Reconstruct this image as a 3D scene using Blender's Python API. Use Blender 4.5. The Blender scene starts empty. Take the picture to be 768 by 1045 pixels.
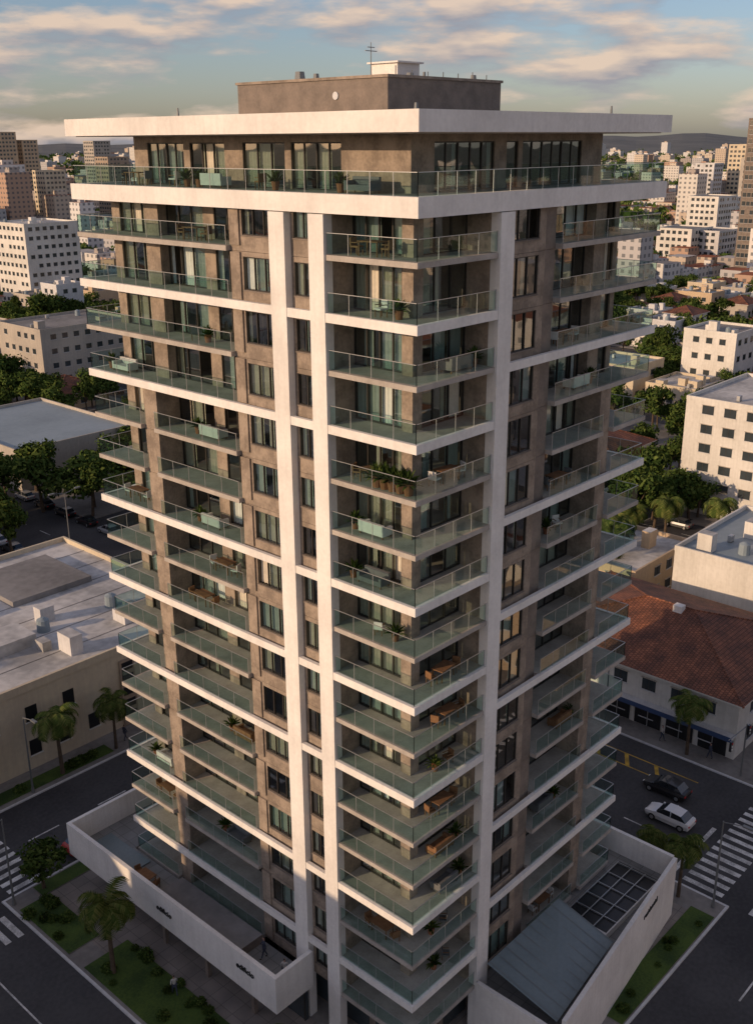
import bpy, math, random
from mathutils import Vector, Matrix
random.seed(7)
sc=bpy.context.scene
COL=sc.collection
rad=math.radians
# ------------------------------------------------------------------ materials
def new_mat(name):
    m=bpy.data.materials.new(name); m.use_nodes=True
    nt=m.node_tree; nt.nodes.clear()
    out=nt.nodes.new('ShaderNodeOutputMaterial')
    return m,nt,out
def N(nt,t,**kw):
    n=nt.nodes.new(t)
    for k,v in kw.items(): setattr(n,k,v)
    return n
def c4(c): return (c[0],c[1],c[2],1)
def mat(name,col,col2=None,rough=.85,scale=.6,scale2=6,bump=0,streak=0,metal=0,spec=.3,contrast=1.0):
    m,nt,out=new_mat(name); L=nt.links
    if col2 is None: col2=tuple(c*.78 for c in col)
    g=N(nt,'ShaderNodeNewGeometry')
    n1=N(nt,'ShaderNodeTexNoise'); n1.inputs['Scale'].default_value=scale; n1.inputs['Detail'].default_value=3
    n2=N(nt,'ShaderNodeTexNoise'); n2.inputs['Scale'].default_value=scale2; n2.inputs['Detail'].default_value=2
    L.new(g.outputs['Position'],n1.inputs['Vector']); L.new(g.outputs['Position'],n2.inputs['Vector'])
    add=N(nt,'ShaderNodeMath',operation='MULTIPLY_ADD'); add.inputs[1].default_value=.45
    L.new(n2.outputs[0],add.inputs[0]); L.new(n1.outputs[0],add.inputs[2])
    mr=N(nt,'ShaderNodeMapRange'); mr.inputs[1].default_value=.725-.22/contrast; mr.inputs[2].default_value=.725+.22/contrast
    L.new(add.outputs[0],mr.inputs[0]); fac=mr.outputs[0]
    if streak:
        mp=N(nt,'ShaderNodeMapping'); mp.inputs['Scale'].default_value=(2.2,2.2,.12)
        L.new(g.outputs['Position'],mp.inputs[0])
        n3=N(nt,'ShaderNodeTexNoise'); n3.inputs['Scale'].default_value=1.5; n3.inputs['Detail'].default_value=3
        L.new(mp.outputs[0],n3.inputs['Vector'])
        m3=N(nt,'ShaderNodeMath',operation='SUBTRACT'); m3.inputs[1].default_value=.5; L.new(n3.outputs[0],m3.inputs[0])
        m4=N(nt,'ShaderNodeMath',operation='MULTIPLY_ADD'); m4.inputs[1].default_value=streak*3; m4.use_clamp=True
        L.new(m3.outputs[0],m4.inputs[0]); L.new(fac,m4.inputs[2]); fac=m4.outputs[0]
    mx=N(nt,'ShaderNodeMix',data_type='RGBA'); mx.inputs[6].default_value=c4(col2); mx.inputs[7].default_value=c4(col)
    L.new(fac,mx.inputs[0])
    b=N(nt,'ShaderNodeBsdfPrincipled'); b.inputs['Roughness'].default_value=rough; b.inputs['Metallic'].default_value=metal
    b.inputs['Specular IOR Level'].default_value=spec
    L.new(mx.outputs[2],b.inputs['Base Color'])
    if bump:
        bp=N(nt,'ShaderNodeBump'); bp.inputs['Strength'].default_value=bump; bp.inputs['Distance'].default_value=.05
        L.new(n2.outputs[0],bp.inputs['Height']); L.new(bp.outputs[0],b.inputs['Normal'])
    L.new(b.outputs[0],out.inputs[0])
    return m
def glass_mat(name,tint,base_refl=.04,rough=.02,power=4.0,gain=.8,wav=0):
    m,nt,out=new_mat(name); L=nt.links
    t=N(nt,'ShaderNodeBsdfTransparent'); t.inputs[0].default_value=c4(tint)
    gl=N(nt,'ShaderNodeBsdfGlossy'); gl.inputs['Roughness'].default_value=rough; gl.inputs[0].default_value=(.95,.97,.97,1)
    fr=N(nt,'ShaderNodeLayerWeight'); fr.inputs[0].default_value=.5
    pw=N(nt,'ShaderNodeMath',operation='POWER'); pw.inputs[1].default_value=power; L.new(fr.outputs['Facing'],pw.inputs[0])
    ad=N(nt,'ShaderNodeMath',operation='MULTIPLY_ADD'); ad.inputs[1].default_value=gain; ad.inputs[2].default_value=base_refl; ad.use_clamp=True
    L.new(pw.outputs[0],ad.inputs[0])
    if wav:
        g=N(nt,'ShaderNodeNewGeometry'); nz=N(nt,'ShaderNodeTexNoise'); nz.inputs['Scale'].default_value=.8; nz.inputs['Detail'].default_value=0; L.new(g.outputs['Position'],nz.inputs['Vector'])
        bp=N(nt,'ShaderNodeBump'); bp.inputs['Strength'].default_value=wav; bp.inputs['Distance'].default_value=.08
        L.new(nz.outputs[0],bp.inputs['Height']); L.new(bp.outputs[0],gl.inputs['Normal'])
    ms=N(nt,'ShaderNodeMixShader'); L.new(ad.outputs[0],ms.inputs[0]); L.new(t.outputs[0],ms.inputs[1]); L.new(gl.outputs[0],ms.inputs[2])
    L.new(ms.outputs[0],out.inputs[0])
    return m
M={}
M['white']=mat('white_stucco',(.84,.815,.775),(.67,.645,.61),streak=.3,scale=.35,scale2=5,contrast=.9)
M['brown']=mat('brown_textured_render',(.35,.285,.225),(.21,.17,.135),scale=1.0,scale2=6,bump=.3,streak=.2,contrast=1.4)
M['brown2']=mat('dark_brown_render',(.25,.205,.17),(.16,.135,.115),scale=1.1,scale2=7,bump=.3)
M['conc']=mat('balcony_concrete',(.47,.43,.385),(.33,.30,.265),scale=.8,scale2=8,streak=.2)
M['soffit']=mat('soffit_paint',(.5,.46,.41),(.4,.37,.33))
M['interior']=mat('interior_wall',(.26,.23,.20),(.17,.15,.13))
M['frame']=mat('bronze_frame',(.05,.045,.04),rough=.4)
M['alu']=mat('aluminium',(.55,.56,.56),rough=.35,metal=.6)
M['rail']=glass_mat('railing_glass',(.62,.79,.76),.055,gain=.65)
M['glass']=glass_mat('window_glass',(.62,.72,.70),.24,wav=.08)
M['curtain']=mat('curtain_fabric',(.62,.68,.64),(.52,.58,.55),scale=3,scale2=20)
M['curtain2']=mat('curtain_cream',(.74,.68,.57),(.62,.57,.47),scale=3,scale2=20)
M['asphalt']=mat('asphalt',(.078,.078,.080),(.043,.043,.046),scale=.12,scale2=3,contrast=1.3)
M['pave']=mat('pavement_concrete',(.27,.255,.235),(.17,.16,.15),scale=.2,scale2=2,contrast=1.2)
M['paint']=mat('road_paint',(.72,.72,.70),(.32,.32,.31),scale=1,scale2=8,contrast=1.4)
M['ypaint']=mat('yellow_road_paint',(.60,.38,.06),(.30,.20,.05),scale=1,scale2=8,contrast=1.3)
M['grass']=mat('grass',(.07,.115,.022),(.03,.06,.014),scale=.4,scale2=5,bump=.6,contrast=1.4)
M['ground']=mat('ground_earth',(.10,.10,.075),(.045,.065,.03),scale=.012,scale2=.15)
M['hill']=mat('hazed_wooded_hillside',(.16,.165,.16),(.10,.11,.11),scale=.006,scale2=.05)  # woods with air haze greyed into the colour
M['dark']=mat('dark_void',(.02,.021,.023),rough=.3,spec=.5)
M['bluegl']=mat('far_window_glass',(.06,.075,.085),(.03,.04,.045),rough=.12,scale=.15,scale2=1,spec=.8)
for i,(a,b) in enumerate([((.74,.72,.67),(.57,.55,.5)),((.66,.57,.41),(.52,.44,.33)),((.50,.45,.38),(.36,.33,.29)),((.66,.66,.66),(.5,.5,.5)),((.42,.33,.24),(.33,.26,.2)),((.60,.46,.30),(.47,.36,.25))]):
    M['wall%d'%i]=mat('painted_wall_%d'%i,a,b,scale=.15,scale2=2,streak=.35)
M['roofw']=mat('white_roof_membrane',(.64,.63,.61),(.33,.33,.325),scale=.12,scale2=1.2,contrast=1.3)
M['roofg']=mat('grey_roof_cement',(.30,.29,.28),(.17,.165,.16),scale=.12,scale2=1.2,contrast=1.1)
M['roofb']=mat('blue_grey_metal_roof',(.28,.34,.38),(.20,.25,.28),scale=.1,scale2=1,rough=.5)
def plank(name,col,col2,rough=.8,bumpd=.06,bs=None):
    m,nt,out=new_mat(name); L=nt.links
    g=N(nt,'ShaderNodeNewGeometry'); b=N(nt,'ShaderNodeBsdfPrincipled'); b.inputs['Roughness'].default_value=rough
    n1=N(nt,'ShaderNodeTexNoise'); n1.inputs['Scale'].default_value=.5; n1.inputs['Detail'].default_value=5; L.new(g.outputs['Position'],n1.inputs['Vector'])
    mr=N(nt,'ShaderNodeMapRange'); mr.inputs[1].default_value=.35; mr.inputs[2].default_value=.65; L.new(n1.outputs[0],mr.inputs[0])
    mx=N(nt,'ShaderNodeMix',data_type='RGBA'); mx.inputs[6].default_value=c4(col2); mx.inputs[7].default_value=c4(col); L.new(mr.outputs[0],mx.inputs[0])
    t=N(nt,'ShaderNodeTexBrick'); t.inputs['Scale'].default_value=1
    if bs:
        t.offset=0; t.inputs['Brick Width'].default_value=bs[0]; t.inputs['Row Height'].default_value=bs[1]
        t.inputs['Mortar Size'].default_value=.02; t.inputs['Color1'].default_value=(1,1,1,1); t.inputs['Color2'].default_value=(.82,.82,.82,1); t.inputs['Mortar'].default_value=(.45,.45,.45,1)
    else:
        t.inputs['Brick Width'].default_value=.3; t.inputs['Row Height'].default_value=.38
        t.inputs['Mortar Size'].default_value=.035; t.inputs['Color1'].default_value=(1,1,1,1); t.inputs['Color2'].default_value=(.6,.6,.6,1); t.inputs['Mortar'].default_value=(.3,.3,.3,1)
    L.new(g.outputs['Position'],t.inputs['Vector'])
    mm=N(nt,'ShaderNodeMix',data_type='RGBA',blend_type='MULTIPLY'); mm.inputs[0].default_value=1
    L.new(mx.outputs[2],mm.inputs[6]); L.new(t.outputs['Color'],mm.inputs[7]); L.new(mm.outputs[2],b.inputs['Base Color'])
    if bumpd>.02:
        bp=N(nt,'ShaderNodeBump'); bp.inputs['Distance'].default_value=bumpd; bp.inputs['Strength'].default_value=.6; L.new(t.outputs['Color'],bp.inputs['Height']); L.new(bp.outputs[0],b.inputs['Normal'])
    L.new(b.outputs[0],out.inputs[0]); return m
M['tile']=plank('clay_roof_tiles',(.36,.135,.07),(.17,.07,.045))
M['plaza']=plank('plaza_paving',(.31,.27,.235),(.22,.195,.175),bs=(1.2,1.2),bumpd=.01)
M['deck']=plank('terrace_tiles',(.30,.30,.29),(.22,.22,.215),bs=(1.0,1.0),bumpd=.01,rough=.6)
M['bark']=mat('bark',(.13,.095,.065),(.07,.05,.035),scale=2,scale2=12)
def leaf(name,c1,c2,c3):
    m,nt,out=new_mat(name); L=nt.links
    g=N(nt,'ShaderNodeNewGeometry'); oi=N(nt,'ShaderNodeObjectInfo')
    r=N(nt,'ShaderNodeValToRGB'); e=r.color_ramp.elements; e[0].color=c4(c1); e[1].color=c4(c3); x=e.new(.5); x.color=c4(c2)
    L.new(g.outputs['Random Per Island'],r.inputs[0])
    hs=N(nt,'ShaderNodeHueSaturation'); ma=N(nt,'ShaderNodeMath',operation='MULTIPLY_ADD'); ma.inputs[1].default_value=.6; ma.inputs[2].default_value=.75
    L.new(oi.outputs['Random'],ma.inputs[0]); L.new(ma.outputs[0],hs.inputs['Value']); L.new(r.outputs[0],hs.inputs['Color'])
    d=N(nt,'ShaderNodeBsdfDiffuse'); L.new(hs.outputs[0],d.inputs['Color']); L.new(d.outputs[0],out.inputs[0]); return m
M['leaf']=leaf('broad_leaves',(.026,.048,.013),(.052,.085,.022),(.10,.13,.034))
M['palm']=leaf('palm_leaves',(.04,.065,.017),(.075,.105,.027),(.15,.155,.05))
def simple(name,col,rough=.5,metal=0,spec=.5,coat=0):
    m,nt,out=new_mat(name); b=N(nt,'ShaderNodeBsdfPrincipled'); n=N(nt,'ShaderNodeTexNoise'); n.inputs['Scale'].default_value=5
    mx=N(nt,'ShaderNodeMix',data_type='RGBA'); mx.inputs[6].default_value=c4([c*.85 for c in col]); mx.inputs[7].default_value=c4(col)
    nt.links.new(n.outputs[0],mx.inputs[0]); nt.links.new(mx.outputs[2],b.inputs['Base Color'])
    b.inputs['Roughness'].default_value=rough; b.inputs['Metallic'].default_value=metal; b.inputs['Specular IOR Level'].default_value=spec; b.inputs['Coat Weight'].default_value=coat
    nt.links.new(b.outputs[0],out.inputs[0]); return m
M['tyre']=simple('tyre_rubber',(.02,.02,.02),.9)
M['cglass']=simple('car_glass',(.02,.025,.03),.05,spec=.9)
for n,c in dict(cwhite=(.75,.75,.74),cblack=(.02,.02,.022),cred=(.40,.02,.015),csilver=(.4,.41,.42),cgrey=(.12,.125,.13),cblue=(.05,.09,.2)).items(): M[n]=simple('car_paint_'+n[1:],c,.3,coat=.6)
M['lamp']=simple('lamp_lens',(.8,.8,.75),.3); M['red']=simple('red_lens',(.5,.02,.02),.3)
M['steel']=simple('galvanised_steel',(.22,.23,.23),.5,.4)
M['wood']=mat('teak_wood',(.26,.14,.07),(.17,.09,.045),scale=3,scale2=20)
M['cushion']=mat('white_cushion',(.72,.70,.66)); M['cushion2']=mat('grey_cushion',(.16,.165,.17))
M['terra']=mat('terracotta',(.32,.13,.07))
M['skin']=simple('skin',(.42,.25,.18),.6); M['cloth1']=simple('dark_cloth',(.05,.06,.09),.9); M['cloth2']=simple('light_cloth',(.5,.48,.45),.9); M['hair']=simple('hair',(.02,.015,.01),.7)
M['teal']=mat('teal_sheet_roof',(.19,.24,.255),(.14,.185,.20),scale=.3,scale2=4,rough=.35,spec=.6)
def far_facade():
    m,nt,out=new_mat('distant_facades'); L=nt.links
    g=N(nt,'ShaderNodeNewGeometry'); sp=N(nt,'ShaderNodeSeparateXYZ'); L.new(g.outputs['Position'],sp.inputs[0])
    def mth(op,a,b=None,c=None):
        n=N(nt,'ShaderNodeMath',operation=op)
        for i,v in enumerate((a,b,c)):
            if v is None: continue
            if isinstance(v,(int,float)): n.inputs[i].default_value=v
            else: L.new(v,n.inputs[i])
        return n.outputs[0]
    u=mth('FRACT',mth('DIVIDE',mth('ADD',sp.outputs[0],sp.outputs[1]),3.4)); v=mth('FRACT',mth('DIVIDE',sp.outputs[2],3.0))
    wu=mth('MULTIPLY',mth('GREATER_THAN',u,.3),mth('LESS_THAN',u,.75)); wv=mth('MULTIPLY',mth('GREATER_THAN',v,.32),mth('LESS_THAN',v,.78))
    sn=N(nt,'ShaderNodeSeparateXYZ'); L.new(g.outputs['Normal'],sn.inputs[0]); vert=mth('LESS_THAN',mth('ABSOLUTE',sn.outputs[2]),.5)
    w=mth('MULTIPLY',mth('MULTIPLY',wu,wv),mth('MULTIPLY',vert,.75))
    r=N(nt,'ShaderNodeValToRGB'); cr=r.color_ramp; cr.interpolation='CONSTANT'
    cols=[(.64,.61,.56),(.54,.45,.36),(.68,.67,.65),(.38,.34,.31),(.60,.52,.42),(.47,.46,.46),(.46,.32,.24),(.70,.67,.62)]  # wall colours muted and lightened to stand in for air haze
    cr.elements[0].color=c4(cols[0]); cr.elements[1].position=.875; cr.elements[1].color=c4(cols[7])
    for i in range(1,7): e=cr.elements.new(i/8); e.color=c4(cols[i])
    L.new(g.outputs['Random Per Island'],r.inputs[0])
    mx=N(nt,'ShaderNodeMix',data_type='RGBA'); mx.inputs[7].default_value=(.10,.115,.13,1); L.new(w,mx.inputs[0]); L.new(r.outputs[0],mx.inputs[6])
    rr=N(nt,'ShaderNodeValToRGB'); rc=rr.color_ramp; rc.interpolation='CONSTANT'
    rc.elements[0].color=(.42,.41,.40,1); rc.elements[1].position=.72; rc.elements[1].color=(.32,.14,.09,1)
    e=rc.elements.new(.3); e.color=(.25,.25,.26,1); e=rc.elements.new(.5); e.color=(.5,.48,.46,1)
    ra=mth('FRACT',mth('MULTIPLY',g.outputs['Random Per Island'],17.3)); L.new(ra,rr.inputs[0])
    up=mth('GREATER_THAN',sn.outputs[2],.3)
    m2=N(nt,'ShaderNodeMix',data_type='RGBA'); L.new(up,m2.inputs[0]); L.new(mx.outputs[2],m2.inputs[6]); L.new(rr.outputs[0],m2.inputs[7])
    b=N(nt,'ShaderNodeBsdfDiffuse'); L.new(m2.outputs[2],b.inputs['Color']); L.new(b.outputs[0],out.inputs[0]); return m
M['far']=far_facade()
# ------------------------------------------------------------------ mesh builder
def empty(name,loc=(0,0,0),rot=0):
    o=bpy.data.objects.new(name,None); o.empty_display_size=.5; COL.objects.link(o); o.location=loc; o.rotation_euler[2]=rot; return o
class MB:
    def __init__(s): s.v=[];s.f=[];s.m=[];s.mats=[]
    def mi(s,k):
        if k not in s.mats: s.mats.append(k)
        return s.mats.index(k)
    def poly(s,pts,k):
        n=len(s.v); s.v+= [tuple(p) for p in pts]; s.f.append(tuple(range(n,n+len(pts)))); s.m.append(s.mi(k))
    def box(s,x0,x1,y0,y1,z0,z1,k,top=None):
        if x1<x0:x0,x1=x1,x0
        if y1<y0:y0,y1=y1,y0
        n=len(s.v); s.v+=[(x0,y0,z0),(x1,y0,z0),(x1,y1,z0),(x0,y1,z0),(x0,y0,z1),(x1,y0,z1),(x1,y1,z1),(x0,y1,z1)]
        i=s.mi(k); t=s.mi(top) if top else i
        for q,mm in (((0,3,2,1),i),((4,5,6,7),t),((0,1,5,4),i),((1,2,6,5),i),((2,3,7,6),i),((3,0,4,7),i)):
            s.f.append(tuple(n+a for a in q)); s.m.append(mm)
    def prism(s,pts,z0,z1,k,top=None):
        n=len(s.v); c=len(pts); s.v+=[(p[0],p[1],z0) for p in pts]+[(p[0],p[1],z1) for p in pts]
        i=s.mi(k); t=s.mi(top) if top else i
        s.f.append(tuple(n+a for a in reversed(range(c)))); s.m.append(i)
        s.f.append(tuple(n+c+a for a in range(c))); s.m.append(t)
        for a in range(c):
            b=(a+1)%c; s.f.append((n+a,n+b,n+c+b,n+c+a)); s.m.append(i)
    def tube(s,p0,p1,r0,r1,k,n=8,cap=True):
        p0=Vector(p0);p1=Vector(p1);d=(p1-p0).normalized(); a=d.orthogonal().normalized(); b=d.cross(a)
        base=len(s.v)
        for p,r in((p0,r0),(p1,r1)):
            for i in range(n):
                t=2*math.pi*i/n; s.v.append(tuple(p+a*math.cos(t)*r+b*math.sin(t)*r))
        kk=s.mi(k)
        for i in range(n):
            j=(i+1)%n; s.f.append((base+i,base+j,base+n+j,base+n+i)); s.m.append(kk)
        if cap:
            s.f.append(tuple(base+i for i in reversed(range(n)))); s.m.append(kk); s.f.append(tuple(base+n+i for i in range(n))); s.m.append(kk)
    def mesh(s,name,smooth=False):
        me=bpy.data.meshes.new(name); me.from_pydata(s.v,[],s.f)
        for k in s.mats: me.materials.append(M[k])
        me.polygons.foreach_set('material_index',s.m)
        if smooth: me.polygons.foreach_set('use_smooth',[True]*len(s.f))
        me.update(); return me
    def obj(s,name,parent=None,smooth=False):
        o=bpy.data.objects.new(name,s.mesh(name,smooth)); COL.objects.link(o)
        if parent: o.parent=parent
        return o
def inst(name,me,loc,rot=0,sc_=1.0):
    o=bpy.data.objects.new(name,me); COL.objects.link(o); o.location=loc; o.rotation_euler[2]=rot
    o.scale=(sc_,)*3 if not isinstance(sc_,tuple) else sc_; return o
# ------------------------------------------------------------------ THE TOWER
T=empty('residential_tower')
PIT=2.97; LX,LY=23.5,28.65
ZT=lambda k:54.5-PIT*k
def fb(b,face,a0,a1,d0,d1,z0,z1,k,top=None):
    if face=='L': b.box(d0,d1,a0,a1,z0,z1,k,top)
    else: b.box(a0,a1,d0,d1,z0,z1,k,top)
def P(face,a,d,z): return (d,a,z) if face=='L' else (a,d,z)
wallB=MB();whiteB=MB();slabB=MB();frameB=MB();glassB=MB();curtB=MB();railB=MB();railF=MB();coreB=MB()
def curtain(face,a0,a1,d,z0,z1,k):
    n=max(2,int((a1-a0)/.13)); pts=[]
    for i in range(n+1): pts.append((a0+(a1-a0)*i/n, d+(.05 if i%2 else -.03)+random.uniform(-.012,.012)))
    for i in range(n):
        curtB.poly([P(face,pts[i][0],pts[i][1],z0),P(face,pts[i+1][0],pts[i+1][1],z0),P(face,pts[i+1][0],pts[i+1][1],z1),P(face,pts[i][0],pts[i][1],z1)],k)
def glazing(face,a0,a1,d,z0,z1,n,pc=.55,openp=.12,fw=.07):
    w=(a1-a0)/n
    fb(frameB,face,a0,a1,d,d+.1,z0,z0+fw,'frame'); fb(frameB,face,a0,a1,d,d+.1,z1-fw,z1,'frame')
    ck='curtain' if random.random()<.65 else 'curtain2'
    pc=pc*random.choice((.4,1,1.3))
    for i in range(n+1):
        c=a0+w*i; lo=max(a0,c-fw/2); hi=min(a1,c+fw/2)
        fb(frameB,face,lo,hi,d-.01,d+.11,z0+fw,z1-fw,'frame')
    for i in range(n):
        x0=a0+w*i+fw/2;x1=a0+w*(i+1)-fw/2
        if random.random()>openp:
            dd=d+.05+(.02 if i%2 else 0)+random.uniform(-.006,.006); tl=random.uniform(-.006,.006)
            glassB.poly([P(face,x0,dd,z0+fw),P(face,x1,dd+tl,z0+fw),P(face,x1,dd+tl,z1-fw),P(face,x0,dd,z1-fw)],'glass')
        r=random.random()
        if r<pc: curtain(face,x0,x1,d+.24,z0+.03,z1-.03,ck)
        elif r<pc+.2:
            t=random.uniform(.25,.6)
            if random.random()<.5: curtain(face,x0,x0+(x1-x0)*t,d+.24,z0+.03,z1-.03,ck)
            else: curtain(face,x1-(x1-x0)*t,x1,d+.24,z0+.03,z1-.03,ck)
def winwall(face,a0,a1,d,th,z0,z1,w0,w1,s,h,n,k='brown',pc=.6):
    if w0>a0+.01: fb(wallB,face,a0,w0,d,d+th,z0,z1,k)
    if w1<a1-.01: fb(wallB,face,w1,a1,d,d+th,z0,z1,k)
    fb(wallB,face,w0,w1,d,d+th,z0,s,k); fb(wallB,face,w0,w1,d,d+th,h,z1,k)
    fb(wallB,face,w0-.05,w1+.05,d-.06,d-.003,s-.07,s,'brown2')
    glazing(face,w0,w1,d+.07,s,h,n,pc=pc,openp=.03,fw=.055)
def railing(p0,p1,z,h=1.05):
    p0=Vector(p0);p1=Vector(p1);L=(p1-p0).length; n=max(1,round(L/1.5)); u=(p1-p0)/L
    for i in range(n):
        a=p0+u*(L*i/n+.02); b=p0+u*(L*(i+1)/n-.02)
        railB.poly([(a.x,a.y,z+.03),(b.x,b.y,z+.03),(b.x,b.y,z+h-.03),(a.x,a.y,z+h-.03)],'rail')
    for i in range(n+1):
        a=p0+u*(L*i/n); railF.box(a.x-.013,a.x+.013,a.y-.013,a.y+.013,z,z+h-.03,'alu')
    railF.box(min(p0.x,p1.x)-.022,max(p0.x,p1.x)+.022,min(p0.y,p1.y)-.022,max(p0.y,p1.y)+.022,z+h-.03,z+h,'alu')
bandL={2,4,7,9,11,14,16}; bandR={3,6,8,10,13,15}
spots=[]
NF=17
for k in range(1,NF+1):
    zt=ZT(k); zc=ZT(k-1)-.28
    slabB.box(.6,LX-.6,.6,LY-.6,zt-.28,zt,'conc')
    slabB.box(0,.6,0,6.1,zt-.28,zt,'conc'); slabB.box(.6,6.4,0,.6,zt-.28,zt,'conc')
    cont=k<=4
    ls=[(13.9,LY)] if cont else [(13.9,22.0),(23.4,LY)]
    rs=[(12.4,LX)] if cont else [(12.4,18.2),(19.4,LX)]
    for a,b in ls: slabB.box(0,.6,a,b,zt-.28,zt,'conc')
    for a,b in rs: slabB.box(a,b,0,.6,zt-.28,zt,'conc')
    slabB.box(.6,5,LY-.6,LY,zt-.28,zt,'conc'); slabB.box(LX-.6,LX,.6,5,zt-.28,zt,'conc')
    bz0,bz1=zt-.44,zt+.04
    if k in bandL:
        whiteB.box(-.1,.15,-.1,LY+.1,bz0,bz1,'white'); whiteB.box(.15,6.4,-.1,.15,bz0,bz1,'white'); whiteB.box(.15,8,LY-.15,LY+.1,bz0,bz1,'white')
    if k in bandR:
        whiteB.box(7.6,LX+.1,-.1,.15,bz0,bz1,'white'); whiteB.box(LX-.15,LX+.1,.15,8,bz0,bz1,'white')
    rz=zt+.04
    railing((.06,.06),(.06,6.05),rz); railing((.06,.06),(6.35,.06),rz)
    for a,b in ls: railing((.06,a+.05),(.06,b-.06),rz)
    for a,b in rs: railing((a+.05,.06),(b-.06,.06),rz)
    railing((.06,LY-.06),(4.9,LY-.06),rz); railing((LX-.06,.06),(LX-.06,4.9),rz)
    # left face
    wallB.box(1.7,2.45,1.7,2.45,zt,zc,'brown')
    glazing('L',2.45,6.12,2.05,zt,zc,4,pc=.62)
    wallB.box(.5,2.2,6.12,6.32,zt,zc,'brown')
    zz0,zz1=zt-.27,ZT(k-1)-.29
    winwall('L',7.2,9.0,.35,.22,zz0,zz1,7.4,8.8,zt+.65,zt+2.4,2,pc=.7)
    winwall('L',10.2,13.9,.35,.22,zz0,zz1,10.3,12.9,zt+.6,zt+2.42,3,pc=.6)
    wallB.box(.24,.345,13.05,13.85,zt+.05,zc-.05,'brown')
    wallB.box(.57,2.3,13.7,13.9,zt,zc,'brown')
    glazing('L',13.9,17.4,2.15,zt,zc,3,pc=.4,openp=.2); wallB.box(2.1,2.4,17.4,18.4,zt,zc,'brown'); glazing('L',18.4,22.0,2.15,zt,zc,3,pc=.45,openp=.15)
    if cont: wallB.box(1.5,2.4,22.0,23.4,zt,zc,'brown')
    else:
        wallB.box(.35,.6,22.0,23.4,zz0,zz1,'brown'); wallB.box(.6,2.2,22.0,22.2,zt,zc,'brown'); wallB.box(.6,2.2,23.2,23.4,zt,zc,'brown')
    glazing('L',23.4,26.8,2.15,zt,zc,3,pc=.5); wallB.box(2.05,2.5,26.8,27.65,zt,zc,'brown')
    wallB.box(2.5,LX-2.2,27.4,27.65,zt,zc,'brown')
    # right face
    glazing('R',2.45,6.42,2.05,zt,zc,3,pc=.35,openp=.15)
    wallB.box(6.42,6.62,.5,2.2,zt,zc,'brown')
    winwall('R',7.6,11.2,.35,.22,zz0,zz1,7.75,10.6,zt+.4,zt+2.5,3,pc=.35)
    wallB.box(11.2,12.4,.5,.7,zz0,zz1,'brown2'); wallB.box(12.2,12.4,.7,2.3,zt,zc,'brown')
    glazing('R',12.4,18.2,2.15,zt,zc,5,pc=.35,openp=.2)
    if cont: wallB.box(18.2,19.4,1.5,2.4,zt,zc,'brown')
    else:
        wallB.box(18.2,19.4,.35,.6,zz0,zz1,'brown'); wallB.box(18.2,18.4,.6,2.2,zt,zc,'brown'); wallB.box(19.2,19.4,.6,2.2,zt,zc,'brown')
    glazing('R',19.4,21.4,2.15,zt,zc,2,pc=.3); wallB.box(21.4,21.9,2.05,2.5,zt,zc,'brown')
    wallB.box(LX-1.9,LX-1.6,2.5,27.4,zt,zc,'brown')
    coreB.box(6.5,17.5,6.7,23,zt,zc,'interior')
    for a in (6.5,13.7,22.4): coreB.box(2.45,6.5,a,a+.15,zt,zc,'interior')
    for a in (6.7,12.2,18.6): coreB.box(a,a+.15,2.45,6.7,zt,zc,'interior')
    spots.append((k,zt))
    for yy in (7,11,15,19,23): wallB.box(LX-1.6,LX-1.57,yy,yy+1.8,zt+1,zt+2.3,'bluegl')
    for xx in (6,10,14,18): wallB.box(xx,xx+1.8,27.65,27.68,zt+1,zt+2.3,'bluegl')
for face,a0,a1 in (('L',6.1,7.2),('L',9.0,10.2),('R',6.4,7.6)):
    fb(whiteB,face,a0,a1,-.13,.5,.13,53.5,'white')
whiteB.box(-.1,.5,-.1,LY+.1,53.55,54.5,'white'); whiteB.box(LX-.5,LX+.1,-.1,LY+.1,53.55,54.5,'white')
whiteB.box(.5,LX-.5,-.1,.5,53.55,54.5,'white'); whiteB.box(.5,LX-.5,LY-.5,LY+.1,53.55,54.5,'white')
slabB.box(.5,LX-.5,.5,LY-.5,54.22,54.46,'deck')
railing((.1,.1),(.1,LY-.1),54.5,1.1); railing((.1,.1),(LX-.1,.1),54.5,1.1); railing((LX-.1,.1),(LX-.1,LY-.1),54.5,1.1); railing((.1,LY-.1),(LX-.1,LY-.1),54.5,1.1)
pz0,pz1=54.46,57.3
wallB.box(3,3.3,3,7.8,pz0,pz1,'brown'); wallB.box(3.3,4.8,3,3.3,pz0,pz1,'brown')
seg=[(7.8,11.6,4),(12.1,15.6,3),(17.2,20.4,3),(21.0,24.6,4)]
last=7.8
for a,b,n in seg:
    if a>last: wallB.box(3,3.3,last,a,pz0,pz1,'brown')
    glazing('L',a,b,3.08,pz0,56.9,n,pc=.55,openp=.1); wallB.box(3,3.3,a,b,56.9,pz1,'brown'); last=b
wallB.box(3,3.3,last,26,pz0,pz1,'brown')
segr=[(4.8,9.9,5),(11.0,12.1,1),(12.5,18.6,6)]; last=4.8
for a,b,n in segr:
    if a>last: wallB.box(last,a,3,3.3,pz0,pz1,'brown')
    glazing('R',a,b,3.08,pz0,56.9,n,pc=.35,openp=.1); wallB.box(a,b,3,3.3,56.9,pz1,'brown'); last=b
wallB.box(last,20.9,3,3.3,pz0,pz1,'brown'); wallB.box(20.6,20.9,3.3,26,pz0,pz1,'brown'); wallB.box(3.3,20.6,25.7,26,pz0,pz1,'brown')
coreB.box(7,17,8,21,pz0,pz1,'interior')
for a in (12,16.2,21): coreB.box(3.4,7,a,a+.15,pz0,pz1,'interior')
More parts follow.
